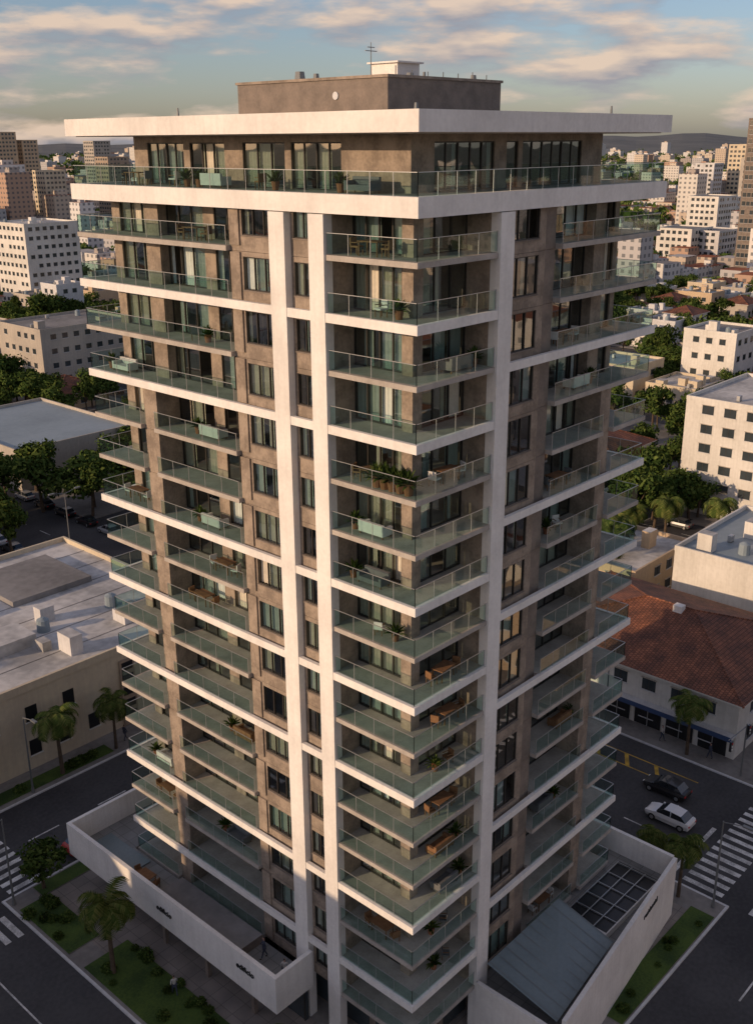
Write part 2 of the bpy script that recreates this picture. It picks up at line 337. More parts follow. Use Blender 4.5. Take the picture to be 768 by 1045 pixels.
whiteB.box(-.1,LX+.1,-.1,LY+.1,57.32,58.3,'white','roofw')
slabB.box(.35,LX-.35,.35,LY-.35,57.27,57.318,'soffit')
wallB.box(8,18.5,9,21.6,58.3,60.25,'brown2'); wallB.box(7.9,18.6,8.9,21.7,60.25,60.4,'brown')
rp=MB()
rp.box(14.5,16.6,14,16.2,60.4,61.5,'white'); rp.box(14.3,16.8,13.8,16.4,61.5,61.6,'white')
rp.tube((11,13,60.4),(11,13,62.4),.04,.02,'steel'); rp.box(10.5,11.5,12.97,13.03,61.9,61.94,'steel'); rp.box(10.7,11.3,12.97,13.03,62.1,62.14,'steel')
for (x,y,h,r) in ((9.2,17.2,.5,.35),(9.4,16,.35,.2),(12.2,11,.3,.25),(12.9,10.5,.35,.1),(17,10,.3,.2)): rp.tube((x,y,60.4),(x,y,60.4+h),r,r*.8,'steel',10)
for i in range(7): rp.tube((9+i*1.4,9.3,60.4),(9+i*1.4,9.3,60.4+random.uniform(.15,.5)),.03,.03,'steel',5)
rp.tube((2,20,58.3),(2,20,58.8),.08,.05,'steel'); rp.tube((20,2,58.3),(20,2,58.8),.08,.05,'steel')
rp.tube((1,1,58.3),(1,1,58.6),.1,.08,'steel')
rp.tube((7.99,13,59.4),(7.93,13,59.4),.22,.22,'wall3',14); rp.obj('rooftop_equipment',T)
wallB.box(1.5,LX-1.6,1.5,27.5,.13,ZT(NF)-.28,'brown2')
for y in range(2,27,3): wallB.box(1.46,1.5,y,y+2.4,.3,3.0,'bluegl')
for x in range(2,21,3): wallB.box(x,x+2.4,1.46,1.5,.3,3.0,'bluegl')
for b,n in ((wallB,'walls'),(whiteB,'white_frame'),(slabB,'floor_slabs'),(frameB,'window_frames'),(glassB,'window_panes'),(curtB,'curtains'),(railB,'railing_glass'),(railF,'railing_posts'),(coreB,'interior_walls')):
    b.obj(n,T)
pod=MB()
pod.prism([(-3.2,8.9),(-.14,8.9),(-.14,32.8),(-3.2,32.8)],3.5,3.9,'conc','deck'); pod.box(-.14,12,28.9,32.8,3.5,3.9,'conc','deck')
def wallseg(b,p,q,t,z0,z1,k):
    p=Vector(p);q=Vector(q);u=(q-p).normalized();n=Vector((-u.y,u.x))*t
    b.prism([(p.x,p.y),(q.x,q.y),(q.x+n.x,q.y+n.y),(p.x+n.x,p.y+n.y)],z0,z1,k)
pod.box(-3.5,-3.2,8.6,33.1,3.1,6.0,'white'); pod.box(-3.2,-.15,8.6,8.9,3.1,6.0,'white'); pod.box(-3.2,12,32.8,33.1,3.1,6.0,'white'); pod.box(11.7,12,28.3,32.8,3.1,6.0,'white')
for y in (12,17,22,27): pod.box(-2.6,-2.3,y,y+.3,.13,3.5,'brown2')
pod.box(-.6,-.3,9,32.5,.13,3.5,'bluegl')
for y in range(9,33,2): pod.box(-.66,-.6,y,y+.08,.13,3.5,'frame')
pod.box(-3.0,-.3,13.5,22.5,3.9,4.6,'brown2','roofg'); pod.box(-3.1,-2.9,22.6,32,3.9,4.25,'deck')
pod.box(-2.7,-.4,26.5,31.8,3.91,4.0,'teal')
pod.prism([(6.6,-6.5),(25.5,-4.2),(25.5,1.4),(6.6,1.4)],3.0,3.4,'conc','deck')
wallseg(pod,(6.6,-6.6),(25.6,-4.3),-.3,.13,5.4,'white'); pod.box(25.5,25.8,-4.25,3,.13,5.4,'white'); pod.box(6.3,6.6,-6.6,-.2,.13,4.4,'white')
pod.poly([(7.2,-5.9,4.3),(15.8,-4.9,4.3),(15.8,-.4,5.5),(7.2,-.4,5.5)],'teal')
for i in range(10):
    x=7.4+i*.92; y0=-5.9+(x-7.2)*1/8.6
    pod.poly([(x,y0,4.34),(x+.05,y0,4.34),(x+.05,-.4,5.54),(x,-.4,5.54)],'steel')
pod.box(16.8,24.6,-3.9,-.3,3.4,3.5,'dark')
for i in range(6): pod.box(16.8+i*1.5,16.86+i*1.5,-3.9,-.3,3.5,3.62,'alu')
for i in range(4): pod.box(16.8,24.4,-3.9+i*1.15,-3.84+i*1.15,3.62,3.68,'alu')
pod.box(16.6,24.8,-4.0,-3.9,3.4,3.9,'white'); pod.box(16.4,16.6,-4.0,-.3,3.4,3.9,'white')
pod.box(8,12,-.35,-.2,.13,3,'bluegl')
pod.obj('podium',T)
def sign(txt,loc,rot,size,name):
    cu=bpy.data.curves.new(name,'FONT'); cu.body=txt; cu.size=size; cu.extrude=.03; cu.align_x='CENTER'
    o=bpy.data.objects.new(name,cu); COL.objects.link(o); o.location=loc; o.rotation_euler=rot; cu.materials.append(M['dark']); o.parent=T
sign('edificio',(-3.54,20.5,4.4),(rad(90),0,rad(-90)),.62,'sign_letters'); sign('edificio',(-3.54,11.6,4.7),(rad(90),0,rad(-90)),.62,'sign_letters_2'); sign('residencial',(20.5,-5.25,4.2),(rad(90),0,math.atan2(2.3,19)),.6,'sign_letters_3')
# ------------------------------------------------------------------ furniture prototypes
def chair_mesh(c):
    b=MB(); b.box(-.25,.25,-.25,.25,.38,.46,c); b.box(-.25,.25,.2,.27,.46,.85,c)
    for x in(-.23,.19):
        for y in(-.23,.19): b.box(x,x+.04,y,y+.04,0,.38,'wood')
        b.box(x,x+.04,-.23,.2,.6,.64,'wood')
    return b.mesh('patio_chair')
def table_mesh():
    b=MB(); b.box(-.7,.7,-.4,.4,.7,.75,'wood')
    for x in(-.64,.58):
        for y in(-.34,.28): b.box(x,x+.06,y,y+.06,0,.7,'wood')
    return b.mesh('patio_table')
def sofa_mesh(c):
    b=MB(); b.box(-.9,.9,-.4,.4,.15,.42,c); b.box(-.9,.9,.25,.42,.42,.8,c); b.box(-.9,-.72,-.4,.25,.42,.62,c); b.box(.72,.9,-.4,.25,.42,.62,c)
    for x in(-.85,.8): b.box(x,x+.05,-.36,-.3,0,.15,'wood'); b.box(x,x+.05,.3,.36,0,.15,'wood')
    return b.mesh('patio_sofa')
def pot_mesh(seed):
    r=random.Random(seed); b=MB(); b.tube((0,0,0),(0,0,.45),.17,.24,'terra',10)
    for i in range(70):
        a=r.uniform(0,6.28); el=r.uniform(.1,1.4); L=r.uniform(.4,.9); w=.06
        d=Vector((math.cos(a)*math.cos(el),math.sin(a)*math.cos(el),math.sin(el))); s=d.cross(Vector((0,0,1))).normalized()*w
        p0=Vector((0,0,.42)); p1=p0+d*L*.6; p2=p0+d*L+Vector((0,0,-.15*L))
        b.poly([p0,p1+s,p2,p1-s],'leaf')
    return b.mesh('potted_plant')
chMs=[chair_mesh('cushion'),chair_mesh('cushion2'),chair_mesh('wood')]; tbM=table_mesh(); sfs=[sofa_mesh('cushion'),sofa_mesh('wood'),sofa_mesh('cushion2'),sofa_mesh('cushion2')]; ptM=[pot_mesh(i) for i in range(3)]
rf=random.Random(3)
def furnish(cx,cy,z,along):
    r=rf.random()
    rot=0 if along=='X' else math.pi/2
    u=Vector((1,0)) if along=='X' else Vector((0,1)); ch=rf.choice(chMs)
    if r<.4:
        inst('patio_table',tbM,(cx,cy,z),rot+rf.uniform(-.1,.1))
        for s in(-1,1): inst('patio_chair',ch,(cx+u.x*s*1.05,cy+u.y*s*1.05,z),rot+(-s)*math.pi/2+rf.uniform(-.4,.4))
    elif r<.65:
        inst('patio_sofa',rf.choice(sfs),(cx,cy,z),rot+(math.pi if rf.random()<.5 else 0))
        inst('potted_plant',rf.choice(ptM),(cx+u.x*1.5,cy+u.y*1.5,z),rf.random()*6)
    elif r<.85:
        inst('patio_chair',ch,(cx,cy,z),rf.random()*6); inst('potted_plant',rf.choice(ptM),(cx-u.x*1.2,cy-u.y*1.2,z),rf.random()*6)
for k,z in spots:
    if rf.random()<.75: furnish(1.0,rf.uniform(3.2,4.3),z,'Y')
    if rf.random()<.55: furnish(rf.uniform(3.5,4.6),1.0,z,'X')
    if rf.random()<.6: furnish(1.1,rf.uniform(15.5,20),z,'Y')
    if rf.random()<.3: furnish(1.1,rf.uniform(25,26.5),z,'Y')
    if rf.random()<.5: furnish(rf.uniform(14,17),1.1,z,'X')
for i in range(5): inst('potted_plant',ptM[i%3],(.6,1.0+i*.55,ZT(5)),i,1.3)
for i in range(6): furnish(1.6,5+i*3.8,54.47,'Y')
for p in ((-2.0,11),(-1.9,24.8)): furnish(p[0],p[1],3.9,'Y')
# ------------------------------------------------------------------ vegetation prototypes
def tree_mesh(seed,H=7.0,R=3.2,nleaf=1500,ls=.40):
    r=random.Random(seed); b=MB()
    th=H*.38; top=Vector((r.uniform(-.2,.2),r.uniform(-.2,.2),th)); b.tube((0,0,0),top,.22,.15,'bark',7,False)
    cl=[]
    for i in range(10):
        a=i*2.4+r.uniform(-.4,.4); rr=R*r.uniform(.25,.8); z=H*r.uniform(.45,.88); c=Vector((math.cos(a)*rr,math.sin(a)*rr,z))
        b.tube(top,c,.09,.03,'bark',5,False); cl.append((c,R*r.uniform(.26,.5)))
    cl.append((Vector((0,0,H*.85)),R*.42))
    for i in range(nleaf):
        c,cr=r.choice(cl); d=Vector((r.gauss(0,1),r.gauss(0,1),r.gauss(0,1))).normalized(); d.z*=.75
        p=c+d*cr*r.uniform(.5,1.12)
        n=(d+Vector((r.gauss(0,.5),r.gauss(0,.5),r.gauss(0,.5)+.3))).normalized(); u=n.orthogonal().normalized(); v=n.cross(u)
        a=r.uniform(0,6.28); u,v=u*math.cos(a)+v*math.sin(a),v*math.cos(a)-u*math.sin(a); s=ls*r.uniform(.45,1.1)
        b.poly([p-u*s,p-v*s*.5,p+u*s,p+v*s*.5],'leaf')
    return b.mesh('broadleaf_tree')
def palm_mesh(seed,H=6,nf=26,FL=2.9):
    r=random.Random(seed); b=MB(); p=Vector((0,0,0)); lean=Vector((r.uniform(-.06,.06),r.uniform(-.06,.06),1))
    for i in range(7):
        q=p+lean*(H/7); b.tube(p,q,.2-.012*i,.19-.012*i,'bark',8,False); p=q; lean.x*=.8
    for i in range(nf):
        a=i*2.399+r.uniform(-.2,.2); el=r.uniform(-.15,1.15); d=Vector((math.cos(a),math.sin(a),0)); L=FL*r.uniform(.8,1.1)
        pos=p.copy(); n=11; e=el
        for j in range(n):
            t=d*math.cos(e)+Vector((0,0,math.sin(e))); q=pos+t*(L/n); e-=.13+.02*j
            side=Vector((-math.sin(a),math.cos(a),0)); w=.66*math.sin(math.pi*(j+.9)/(n+1))+.1
            b.poly([pos+side*.02,pos-side*.02,q-side*.015,q+side*.015],'palm')
            for s in(-1,1):
                for h in(0,.5):
                    bs=pos.lerp(q,h); tip=bs+side*s*w+t*w*.55+Vector((0,0,-w*.45)); b.poly([bs,bs+t*.16,tip],'palm')
            pos=q
    return b.mesh('palm_tree')
trees=[tree_mesh(i) for i in range(5)]; palms=[palm_mesh(10+i) for i in range(3)]
def shrub_mesh(seed):
    r=random.Random(seed); b=MB()
    for i in range(5): b.tube((0,0,0),(r.uniform(-.4,.4),r.uniform(-.4,.4),.7),.03,.01,'bark',4,False)
    for i in range(320):
        d=Vector((r.gauss(0,1),r.gauss(0,1),abs(r.gauss(0,1)))).normalized(); p=Vector((d.x*.8,d.y*.8,.15+d.z*.8))*r.uniform(.5,1.1)
        u=Vector((r.gauss(0,1),r.gauss(0,1),r.gauss(0,1))).normalized(); v=u.orthogonal().normalized(); s=.16
        b.poly([p-u*s,p-v*s*.5,p+u*s,p+v*s*.5],'leaf')
    return b.mesh('shrub')
shrubs=[shrub_mesh(i) for i in range(3)]
rt=random.Random(11)
def tree(x,y,s=1.0,z=.12): inst('broadleaf_tree',rt.choice(trees),(x,y,z),rt.random()*6.3,(s*rt.uniform(.9,1.15),s*rt.uniform(.9,1.15),s*rt.uniform(.85,1.15)))
def palm(x,y,s=1.0,z=.12): inst('palm_tree',rt.choice(palms),(x,y,z),rt.random()*6.3,s)
def shrub(x,y,s=1.0,z=.12): inst('shrub',rt.choice(shrubs),(x,y,z),rt.random()*6.3,s)
# ------------------------------------------------------------------ ground, roads, blocks
b=MB(); b.poly([(-9000,-9000,0),(9000,-9000,0),(9000,9000,0),(-9000,9000,0)],'ground'); b.obj('ground')
b=MB(); b.poly([(-160,-250,.004),(640,-250,.004),(640,640,.004),(-160,640,.004)],'asphalt'); b.obj('road')
CAM=Vector((-38.2,-32.3)); FW=Vector((.737,.676))
def seen(x,y,half=38):
    d=Vector((x,y))-CAM; L=d.length
    if L<1: return None
    a=math.degrees(math.acos(max(-1,min(1,d.dot(FW)/L)))); return L if a<half else None
bx=[(-75,-17.5),(-8.5,29.5),(46.3,98),(108,160),(169,222),(231,285),(294,350),(359,415),(424,480),(489,545),(554,610)]
by=[(-240,-190),(-180,-128),(-118,-70),(-62,-17),(-7.5,35.5),(46.5,98),(107,160),(169,222),(231,285),(294,350),(359,415),(424,480),(489,545),(554,610)]
pv=MB(); blocks=[]
for X in bx:
    for Y in by:
        cx,cy=(X[0]+X[1])/2,(Y[0]+Y[1])/2
        if seen(cx,cy,48) or (cx<50 and cy<180): pv.box(X[0],X[1],Y[0],Y[1],0,.12,'pave'); blocks.append((X,Y))
pv.box(110,140,35.5,42,0,.118,'pave')
pv.obj('pavement')
kb=MB()
for X,Y in (((-8.5,29.5),(-7.5,35.5)),((-8.5,29.5),(46.5,98)),((46.3,98),(-7.5,35.5)),((46.3,98),(46.5,98))):
    t=.18
    kb.box(X[0]-.02,X[1]+.02,Y[0]-.02,Y[0]+t,.005,.135,'wall3'); kb.box(X[0]-.02,X[1]+.02,Y[1]-t,Y[1]+.02,.005,.135,'wall3')
    kb.box(X[0]-.02,X[0]+t,Y[0]+t,Y[1]-t,.005,.135,'wall3'); kb.box(X[1]-t,X[1]+.02,Y[0]+t,Y[1]-t,.005,.135,'wall3')
kb.obj('kerb')
mk=MB(); z=.009
def dash(x0,y0,x1,y1,w,k='paint',on=3,off=4):
    p=Vector((x0,y0));q=Vector((x1,y1));L=(q-p).length;u=(q-p)/L;n=Vector((-u.y,u.x))*w/2;t=0
    while t<L:
        a=p+u*t;c=p+u*min(L,t+on); mk.poly([(a.x-n.x,a.y-n.y,z),(c.x-n.x,c.y-n.y,z),(c.x+n.x,c.y+n.y,z),(a.x+n.x,a.y+n.y,z)],k); t+=on+off
def zebra(x0,x1,y0,y1,along):
    if along=='X':
        y=y0
        while y<y1-.3: mk.poly([(x0,y,z),(x1,y,z),(x1,y+.5,z),(x0,y+.5,z)],'paint'); y+=1.05
    else:
        x=x0
        while x<x1-.3: mk.poly([(x,y0,z),(x+.5,y0,z),(x+.5,y1,z),(x,y1,z)],'paint'); x+=1.05
dash(-12.9,-6,-12.9,30,.13,on=41,off=1); dash(-12.6,51,-12.6,300,.15)
dash(-3,41,25,41,.14); dash(48,41,400,41,.14)
dash(-7,-12.2,27,-12.2,.14); dash(54,-12.2,300,-12.2,.14)
dash(34.3,1.5,34.3,34,.14)
dash(41.7,2,41.7,34,.14,'ypaint',40,1); dash(43.6,2,43.6,34,.14,'ypaint',40,1)
for i in range(9):
    y=5+i*3.2; mk.poly([(41.8,y,z),(41.8,y+.45,z),(43.5,y+1.5,z),(43.5,y+1.05,z)],'ypaint')
dash(38.5,50,38.5,300,.14); dash(103,-60,103,400,.14)
zebra(30.2,46,-6.6,-3.2,'Y'); zebra(29.8,33,-16.8,-8.2,'X'); zebra(49,52,-16.8,-7.8,'X'); zebra(30.2,46,-21.5,-18,'Y')
zebra(-7.6,-4.6,36,46.2,'X'); zebra(-17,-9,31,34,'Y'); zebra(-17,-9,47,50,'Y'); zebra(25.5,28.5,36,46.2,'X'); zebra(30.2,46,47.5,50.5,'Y')
mk.poly([(30.3,-2.4,z),(38.2,-2.4,z),(38.2,-2.0,z),(30.3,-2.0,z)],'paint')
mk.obj('road_markings')
mp_=MB()
for x,y in ((33,10),(40,20),(-11,10),(3,39),(20,38.5),(35,-11),(44,-14)): mp_.tube((x,y,.005),(x,y,.012),.38,.38,'steel',16)
mp_.obj('manhole_covers')
fc=MB()
fc.poly([(-6.2,-2,.125),(-.2,-2,.125),(-.2,34.5,.125),(-6.2,34.5,.125)],'plaza'); fc.poly([(-.2,-6,.125),(27,-6,.125),(27,1.3,.125),(-.2,1.3,.125)],'plaza'); fc.obj('plaza')
gr=MB()
for x0,x1,y0,y1 in ((-8.1,-5.4,26.5,33.5),(-8.1,-4.3,12.5,24.5),(-8.1,-4.3,-3,9.8),(9.5,12.5,-7.2,-6.7),(13.5,27.5,-7.25,-5.3),(-6,11,33.6,35.1),(-8,10,47.2,49)):
    gr.prism([(x0,y0),(x1,y0),(x1,y1),(x0,y1)],.125,.2,'pave','grass')
gr.obj('grass_lawn')
palm(-6.9,22.5,1.0); palm(-6.6,4.5,.85); palm(4.5,47.6,1.05); palm(10.5,47.6,.9); palm(-3.5,47.6,.75); palm(47.2,5,.9); palm(27.9,-4.0,.8); palm(28.6,-1,.65); palm(100,27,1.2); palm(99,20,1.1)
tree(-5.4,34.4,.68); tree(-7,10.5,.4)
for i in range(60):
    x,y=rt.choice(((rt.uniform(-8,-7),rt.uniform(13,24)),(rt.uniform(-5.4,-4.4),rt.uniform(13,24)),(rt.uniform(-8,-5.5),rt.uniform(26.5,33)),(rt.uniform(14.5,26),-6.3+rt.uniform(-.6,.6)),(rt.uniform(-5,0),rt.uniform(-1,7.5)),(rt.uniform(.5,6),rt.uniform(-4,-.5)),(rt.uniform(-8,12),48)))
    shrub(x,y,rt.uniform(.3,.8))
# ------------------------------------------------------------------ buildings
rb=random.Random(5)
def add_windows(b,x0,x1,y0,y1,z0,h,fl,sp=3.2,ww=1.5,wh=1.3,faces='LRXY',skip=.06):
    fh=h/fl
    for f in range(fl):
        zs=z0+f*fh+fh*.32
        for face in faces:
            a0,a1=(y0,y1) if face in 'LX' else (x0,x1)
            n=int((a1-a0-.8)/sp)
            if n<1: continue
            off=((a1-a0)-n*sp)/2+(sp-ww)/2
            for i in range(n):
                if rb.random()<skip: continue
                a=a0+off+i*sp; d={'L':x0,'X':x1,'R':y0,'Y':y1}[face]; s=-1 if face in 'LR' else 1
                if face in 'LX':
                    b.box(d+s*.004,d+s*.03,a,a+ww,zs,zs+wh,'bluegl'); b.box(d+s*.003,d+s*.12,a-.1,a+ww+.1,zs-.1,zs-.003,'wall3'); b.box(d+s*.031,d+s*.05,a+ww/2-.03,a+ww/2+.03,zs,zs+wh,'frame'); b.box(d+s*.003,d+s*.16,a-.1,a+ww+.1,zs+wh+.003,zs+wh+.08,'wall2')
                else:
                    b.box(a,a+ww,d+s*.004,d+s*.03,zs,zs+wh,'bluegl'); b.box(a-.1,a+ww+.1,d+s*.003,d+s*.12,zs-.1,zs-.003,'wall3'); b.box(a+ww/2-.03,a+ww/2+.03,d+s*.031,d+s*.05,zs,zs+wh,'frame'); b.box(a-.1,a+ww+.1,d+s*.003,d+s*.16,zs+wh+.003,zs+wh+.08,'wall2')
def clutter_roof(b,x0,x1,y0,y1,h,n,wk):
    for i in range(n):
        cx,cy=rb.uniform(x0+1,x1-3),rb.uniform(y0+1,y1-3); q=rb.random()
        if q<.3: b.box(cx,cx+rb.uniform(1,2.4),cy,cy+rb.uniform(1,2.4),h,h+rb.uniform(.8,2.4),wk,'roofw')
        elif q<.75: b.box(cx,cx+.9,cy,cy+.5,h+.15,h+.9,'alu'); b.box(cx+.1,cx+.2,cy,cy+.5,h,h+.15,'steel'); b.box(cx+.7,cx+.8,cy,cy+.5,h,h+.15,'steel')
        else: b.tube((cx,cy,h),(cx,cy,h+1.3),.7,.65,'roofb',12); b.tube((cx,cy,h+1.3),(cx,cy,h+1.55),.65,.2,'roofb',12)
def flat_building(name,x0,x1,y0,y1,h,wk,rk,fl=None,faces='LR',win=True,clutter=True,sp=3.2,ww=1.5,wh=1.3):
    b=MB(); zb=.12; b.box(x0,x1,y0,y1,zb,h,wk,rk); t=.22; p=h+.55
    b.box(x0-.05,x0+t,y0-.05,y1+.05,h-.1,p,wk); b.box(x1-t,x1+.05,y0-.05,y1+.05,h-.1,p,wk); b.box(x0+t,x1-t,y0-.05,y0+t,h-.1,p,wk); b.box(x0+t,x1-t,y1-t,y1+.05,h-.1,p,wk)
    if win: add_windows(b,x0,x1,y0,y1,zb,h,fl or max(1,int(h/3.1)),faces=faces,sp=sp,ww=ww,wh=wh)
    if clutter: clutter_roof(b,x0,x1,y0,y1,h,rb.randint(3,7),wk)
    return b.obj(name)
def hip_building(name,x0,x1,y0,y1,h,wk,rise=None,fl=None,faces='LR'):
    b=MB(); b.box(x0,x1,y0,y1,.12,h,wk); e=.6; X0,X1,Y0,Y1=x0-e,x1+e,y0-e,y1+e; w=min(X1-X0,Y1-Y0)/2; rz=h+(rise or w*.42)
    b.box(X0,X1,Y0,Y1,h,h+.15,'wall0'); h2=h+.15
    if X1-X0<Y1-Y0: r0,r1=((X0+X1)/2,Y0+w,rz),((X0+X1)/2,Y1-w,rz)
    else: r0,r1=(X0+w,(Y0+Y1)/2,rz),(X1-w,(Y0+Y1)/2,rz)
    c=[(X0,Y0,h2),(X1,Y0,h2),(X1,Y1,h2),(X0,Y1,h2)]
    if X1-X0<Y1-Y0:
        b.poly([c[0],c[1],r0],'tile'); b.poly([c[1],c[2],r1,r0],'tile'); b.poly([c[2],c[3],r1],'tile'); b.poly([c[3],c[0],r0,r1],'tile')
    else:
        b.poly([c[0],c[1],r1,r0],'tile'); b.poly([c[1],c[2],r1],'tile'); b.poly([c[2],c[3],r0,r1],'tile'); b.poly([c[3],c[0],r0],'tile')
    for p,q in((c[0],r0),(c[3],r0 if X1-X0>=Y1-Y0 else r1),(c[1],r1 if X1-X0>=Y1-Y0 else r0),(c[2],r1),(r0,r1)): b.tube(p,q,.12,.12,'tile',5)
    add_windows(b,x0,x1,y0,y1,.12,h,fl or max(1,int(h/3)),faces=faces)
    return b.obj(name)
reserved=[]
def res(x0,x1,y0,y1): reserved.append((x0-1.5,x1+1.5,y0-1.5,y1+1.5))
cb=MB(); cb.box(-8,27,50.5,82,.12,8.6,'wall1','roofw')
cb.box(-8.1,27.1,50.4,50.7,8.4,9.2,'wall1'); cb.box(-8.1,-7.8,50.7,82.1,8.4,9.2,'wall1'); cb.box(26.8,27.1,50.7,82.1,8.4,9.2,'wall1'); cb.box(-7.8,26.8,81.8,82.1,8.4,9.2,'wall1')
for x,zz in ((3,1.6),(6.2,1.6),(9.5,1.6),(-1,5.2),(3,5.2),(7,5.2)):
    cb.box(x,x+1.2,50.46,50.49,zz,zz+1.6,'dark'); cb.box(x-.1,x+1.3,50.38,50.497,zz-.12,zz-.004,'wall0')
cb.box(13.5,15.2,50.3,50.45,.2,7.6,'wall4')
for i in range(5): cb.box(13.7,15.0,50.27,50.3,.8+i*1.4,1.7+i*1.4,'dark')
cb.box(4,9,58,62,8.6,9.9,'roofw'); cb.box(-6,5,70,80,8.6,10.6,'wall0','roofg'); cb.box(8.5,9.5,56,57.4,8.6,9.6,'roofw'); cb.box(12,22,68,78,8.6,9.3,'roofg')
for i in range(6): cb.box(-7.8,26.8,55+i*4.4,55.12+i*4.4,8.6,8.63,'roofg')
clutter_roof(cb,-6,24,52,66,8.6,9,'wall3')
cb.obj('cream_commercial_building'); res(-8,29,47,98)
sb=hip_building('red_roofed_shop_building',49.3,69,1.2,26.5,6.2,'wall0',rise=3.4,fl=2,faces='LR')
sh=MB()
for i in range(7):
    y=2.0+i*3.5; sh.box(49.2,49.27,y,y+2.9,.2,2.6,'dark'); sh.box(49.16,49.2,y+1.4,y+1.48,.2,2.6,'alu')
sh.box(48.0,49.28,1.1,26.6,2.8,2.95,'wall3'); sh.box(47.95,48.0,1.1,26.6,2.65,3.15,'cblue'); sh.box(58,58.9,12,13,8.6,10.0,'white'); sh.obj('shop_front',sb); res(48,71,0,28)
flat_building('white_flat_roof_building',74,94,1,21,9.5,'wall0','roofb',3,'LR',win=False); res(74,94,1,21)
flat_building('yellow_corner_building',72,87,25,35,5.5,'wall5','roofw',2,'LR'); res(72,98,24,36)
hip_building('red_roofed_house',112,126,52,66,6.5,'wall0'); res(112,126,52,66)
hip_building('red_roofed_house',86,97,49,62,6,'wall2'); res(86,97,49,62)
flat_building('white_apartment_block',113,135,11,40,18.4,'wall0','roofw',6,'LR',sp=3.6,ww=1.9,wh=1.4); res(110,137,9,42)
flat_building('blue_roof_warehouse',46.5,70,128,160,7,'wall2','roofb',win=False,clutter=False); res(46,84,126,162)
flat_building('grey_office_building',92,118,196,216,14,'wall2','roofg',4,'LR'); res(90,120,194,218)
flat_building('white_apartment_tower',160,182,318,340,29,'wall0','roofw',9,'LR',sp=2.9,ww=1.6); res(158,184,316,342)
flat_building('apartment_building',-74,-52,22,44,25,'wall1','roofg',8,'LRXY'); flat_building('apartment_building',-72,-50,50,74,21,'wall0','roofg',7,'LRXY')  # out-of-view blocks added on the sun side to shade podium and streets
flat_building('apartment_building',-74,-54,80,108,24,'wall2','roofg',8,'LRXY'); flat_building('apartment_building',-72,-52,2,17,18,'wall5','roofg',6,'LRXY'); flat_building('apartment_building',-70,-50,112,140,20,'wall0','roofg',6,'LRXY')  # more unseen blocks added to cast shade on the low levels
massB=MB(); massT=[]
for X,Y in blocks:
    cx,cy=(X[0]+X[1])/2,(Y[0]+Y[1])/2
    if X==(-8.5,29.5) and Y in((-7.5,35.5),(46.5,98)): continue
    if X==(-75,-17.5): continue
    L=seen(cx,cy,50)
    if not L: continue
    nx=ny=3 if L<330 else 4; green=rb.random()<.18
    for i in range(nx):
        for j in range(ny):
            lx0=X[0]+2+(X[1]-X[0]-4)*i/nx; lx1=X[0]+2+(X[1]-X[0]-4)*(i+1)/nx; ly0=Y[0]+2+(Y[1]-Y[0]-4)*j/ny; ly1=Y[0]+2+(Y[1]-Y[0]-4)*(j+1)/ny
            if any(lx0<r[1] and lx1>r[0] and ly0<r[3] and ly1>r[2] for r in reserved):
                if L<330:
                    for q in range(3):
                        tx,ty=rb.uniform(lx0,lx1),rb.uniform(ly0,ly1)
                        if not any(r[0]<tx<r[1] and r[2]<ty<r[3] for r in reserved): tree(tx,ty,rb.uniform(.7,1.1))
                continue
            l=seen((lx0+lx1)/2,(ly0+ly1)/2,40)
            if not l: continue
            q=rb.random()
            if green or q<.25:
                if l<420:
                    for t in range(6): tree(rb.uniform(lx0,lx1),rb.uniform(ly0,ly1),rb.uniform(.8,1.4))
                else:
                    for t in range(4): massT.append((rb.uniform(lx0,lx1),rb.uniform(ly0,ly1),rb.uniform(3.5,5.5)))
                continue
            x0,x1,y0,y1=lx0+rb.uniform(.6,1.6),lx1-rb.uniform(.6,2.2),ly0+rb.uniform(.6,2),ly1-rb.uniform(.6,2.2)
            tall=rb.random(); q=rb.random()
            if l<420:
                if q<.42: hip_building('red_roofed_house',x0,x1,y0,y1,rb.uniform(3.6,6.5),rb.choice(('wall0','wall1','wall2','wall5')))
                elif q<.93 or l<230: flat_building('low_flat_roof_building',x0,x1,y0,y1,rb.uniform(4,8.5),rb.choice(('wall0','wall1','wall2','wall3','wall5')),rb.choice(('roofw','roofg','roofw','roofb')))
                else: flat_building('apartment_building',x0,x1,y0,y1,rb.uniform(11,17),rb.choice(('wall0','wall1','wall0','wall3')),'roofg')
                if rb.random()<.85: tree(lx1+rb.uniform(-.5,.5),rb.uniform(ly0,ly1),rb.uniform(.6,1.1))
                if rb.random()<.6: tree(rb.uniform(lx0,lx1),ly0+rb.uniform(-.5,.5),rb.uniform(.6,1.1))
            else:
                h=rb.uniform(4,9) if tall<.87 else rb.uniform(11,24)
                massB.box(x0,x1,y0,y1,0,h,'far')
                if rb.random()<.6: massB.box(x0+2,x0+5,y0+2,y0+5,h,h+2.2,'far')
                massT.append((lx1,rb.uniform(ly0,ly1),rb.uniform(2.8,4.5)))
fr=random.Random(21)
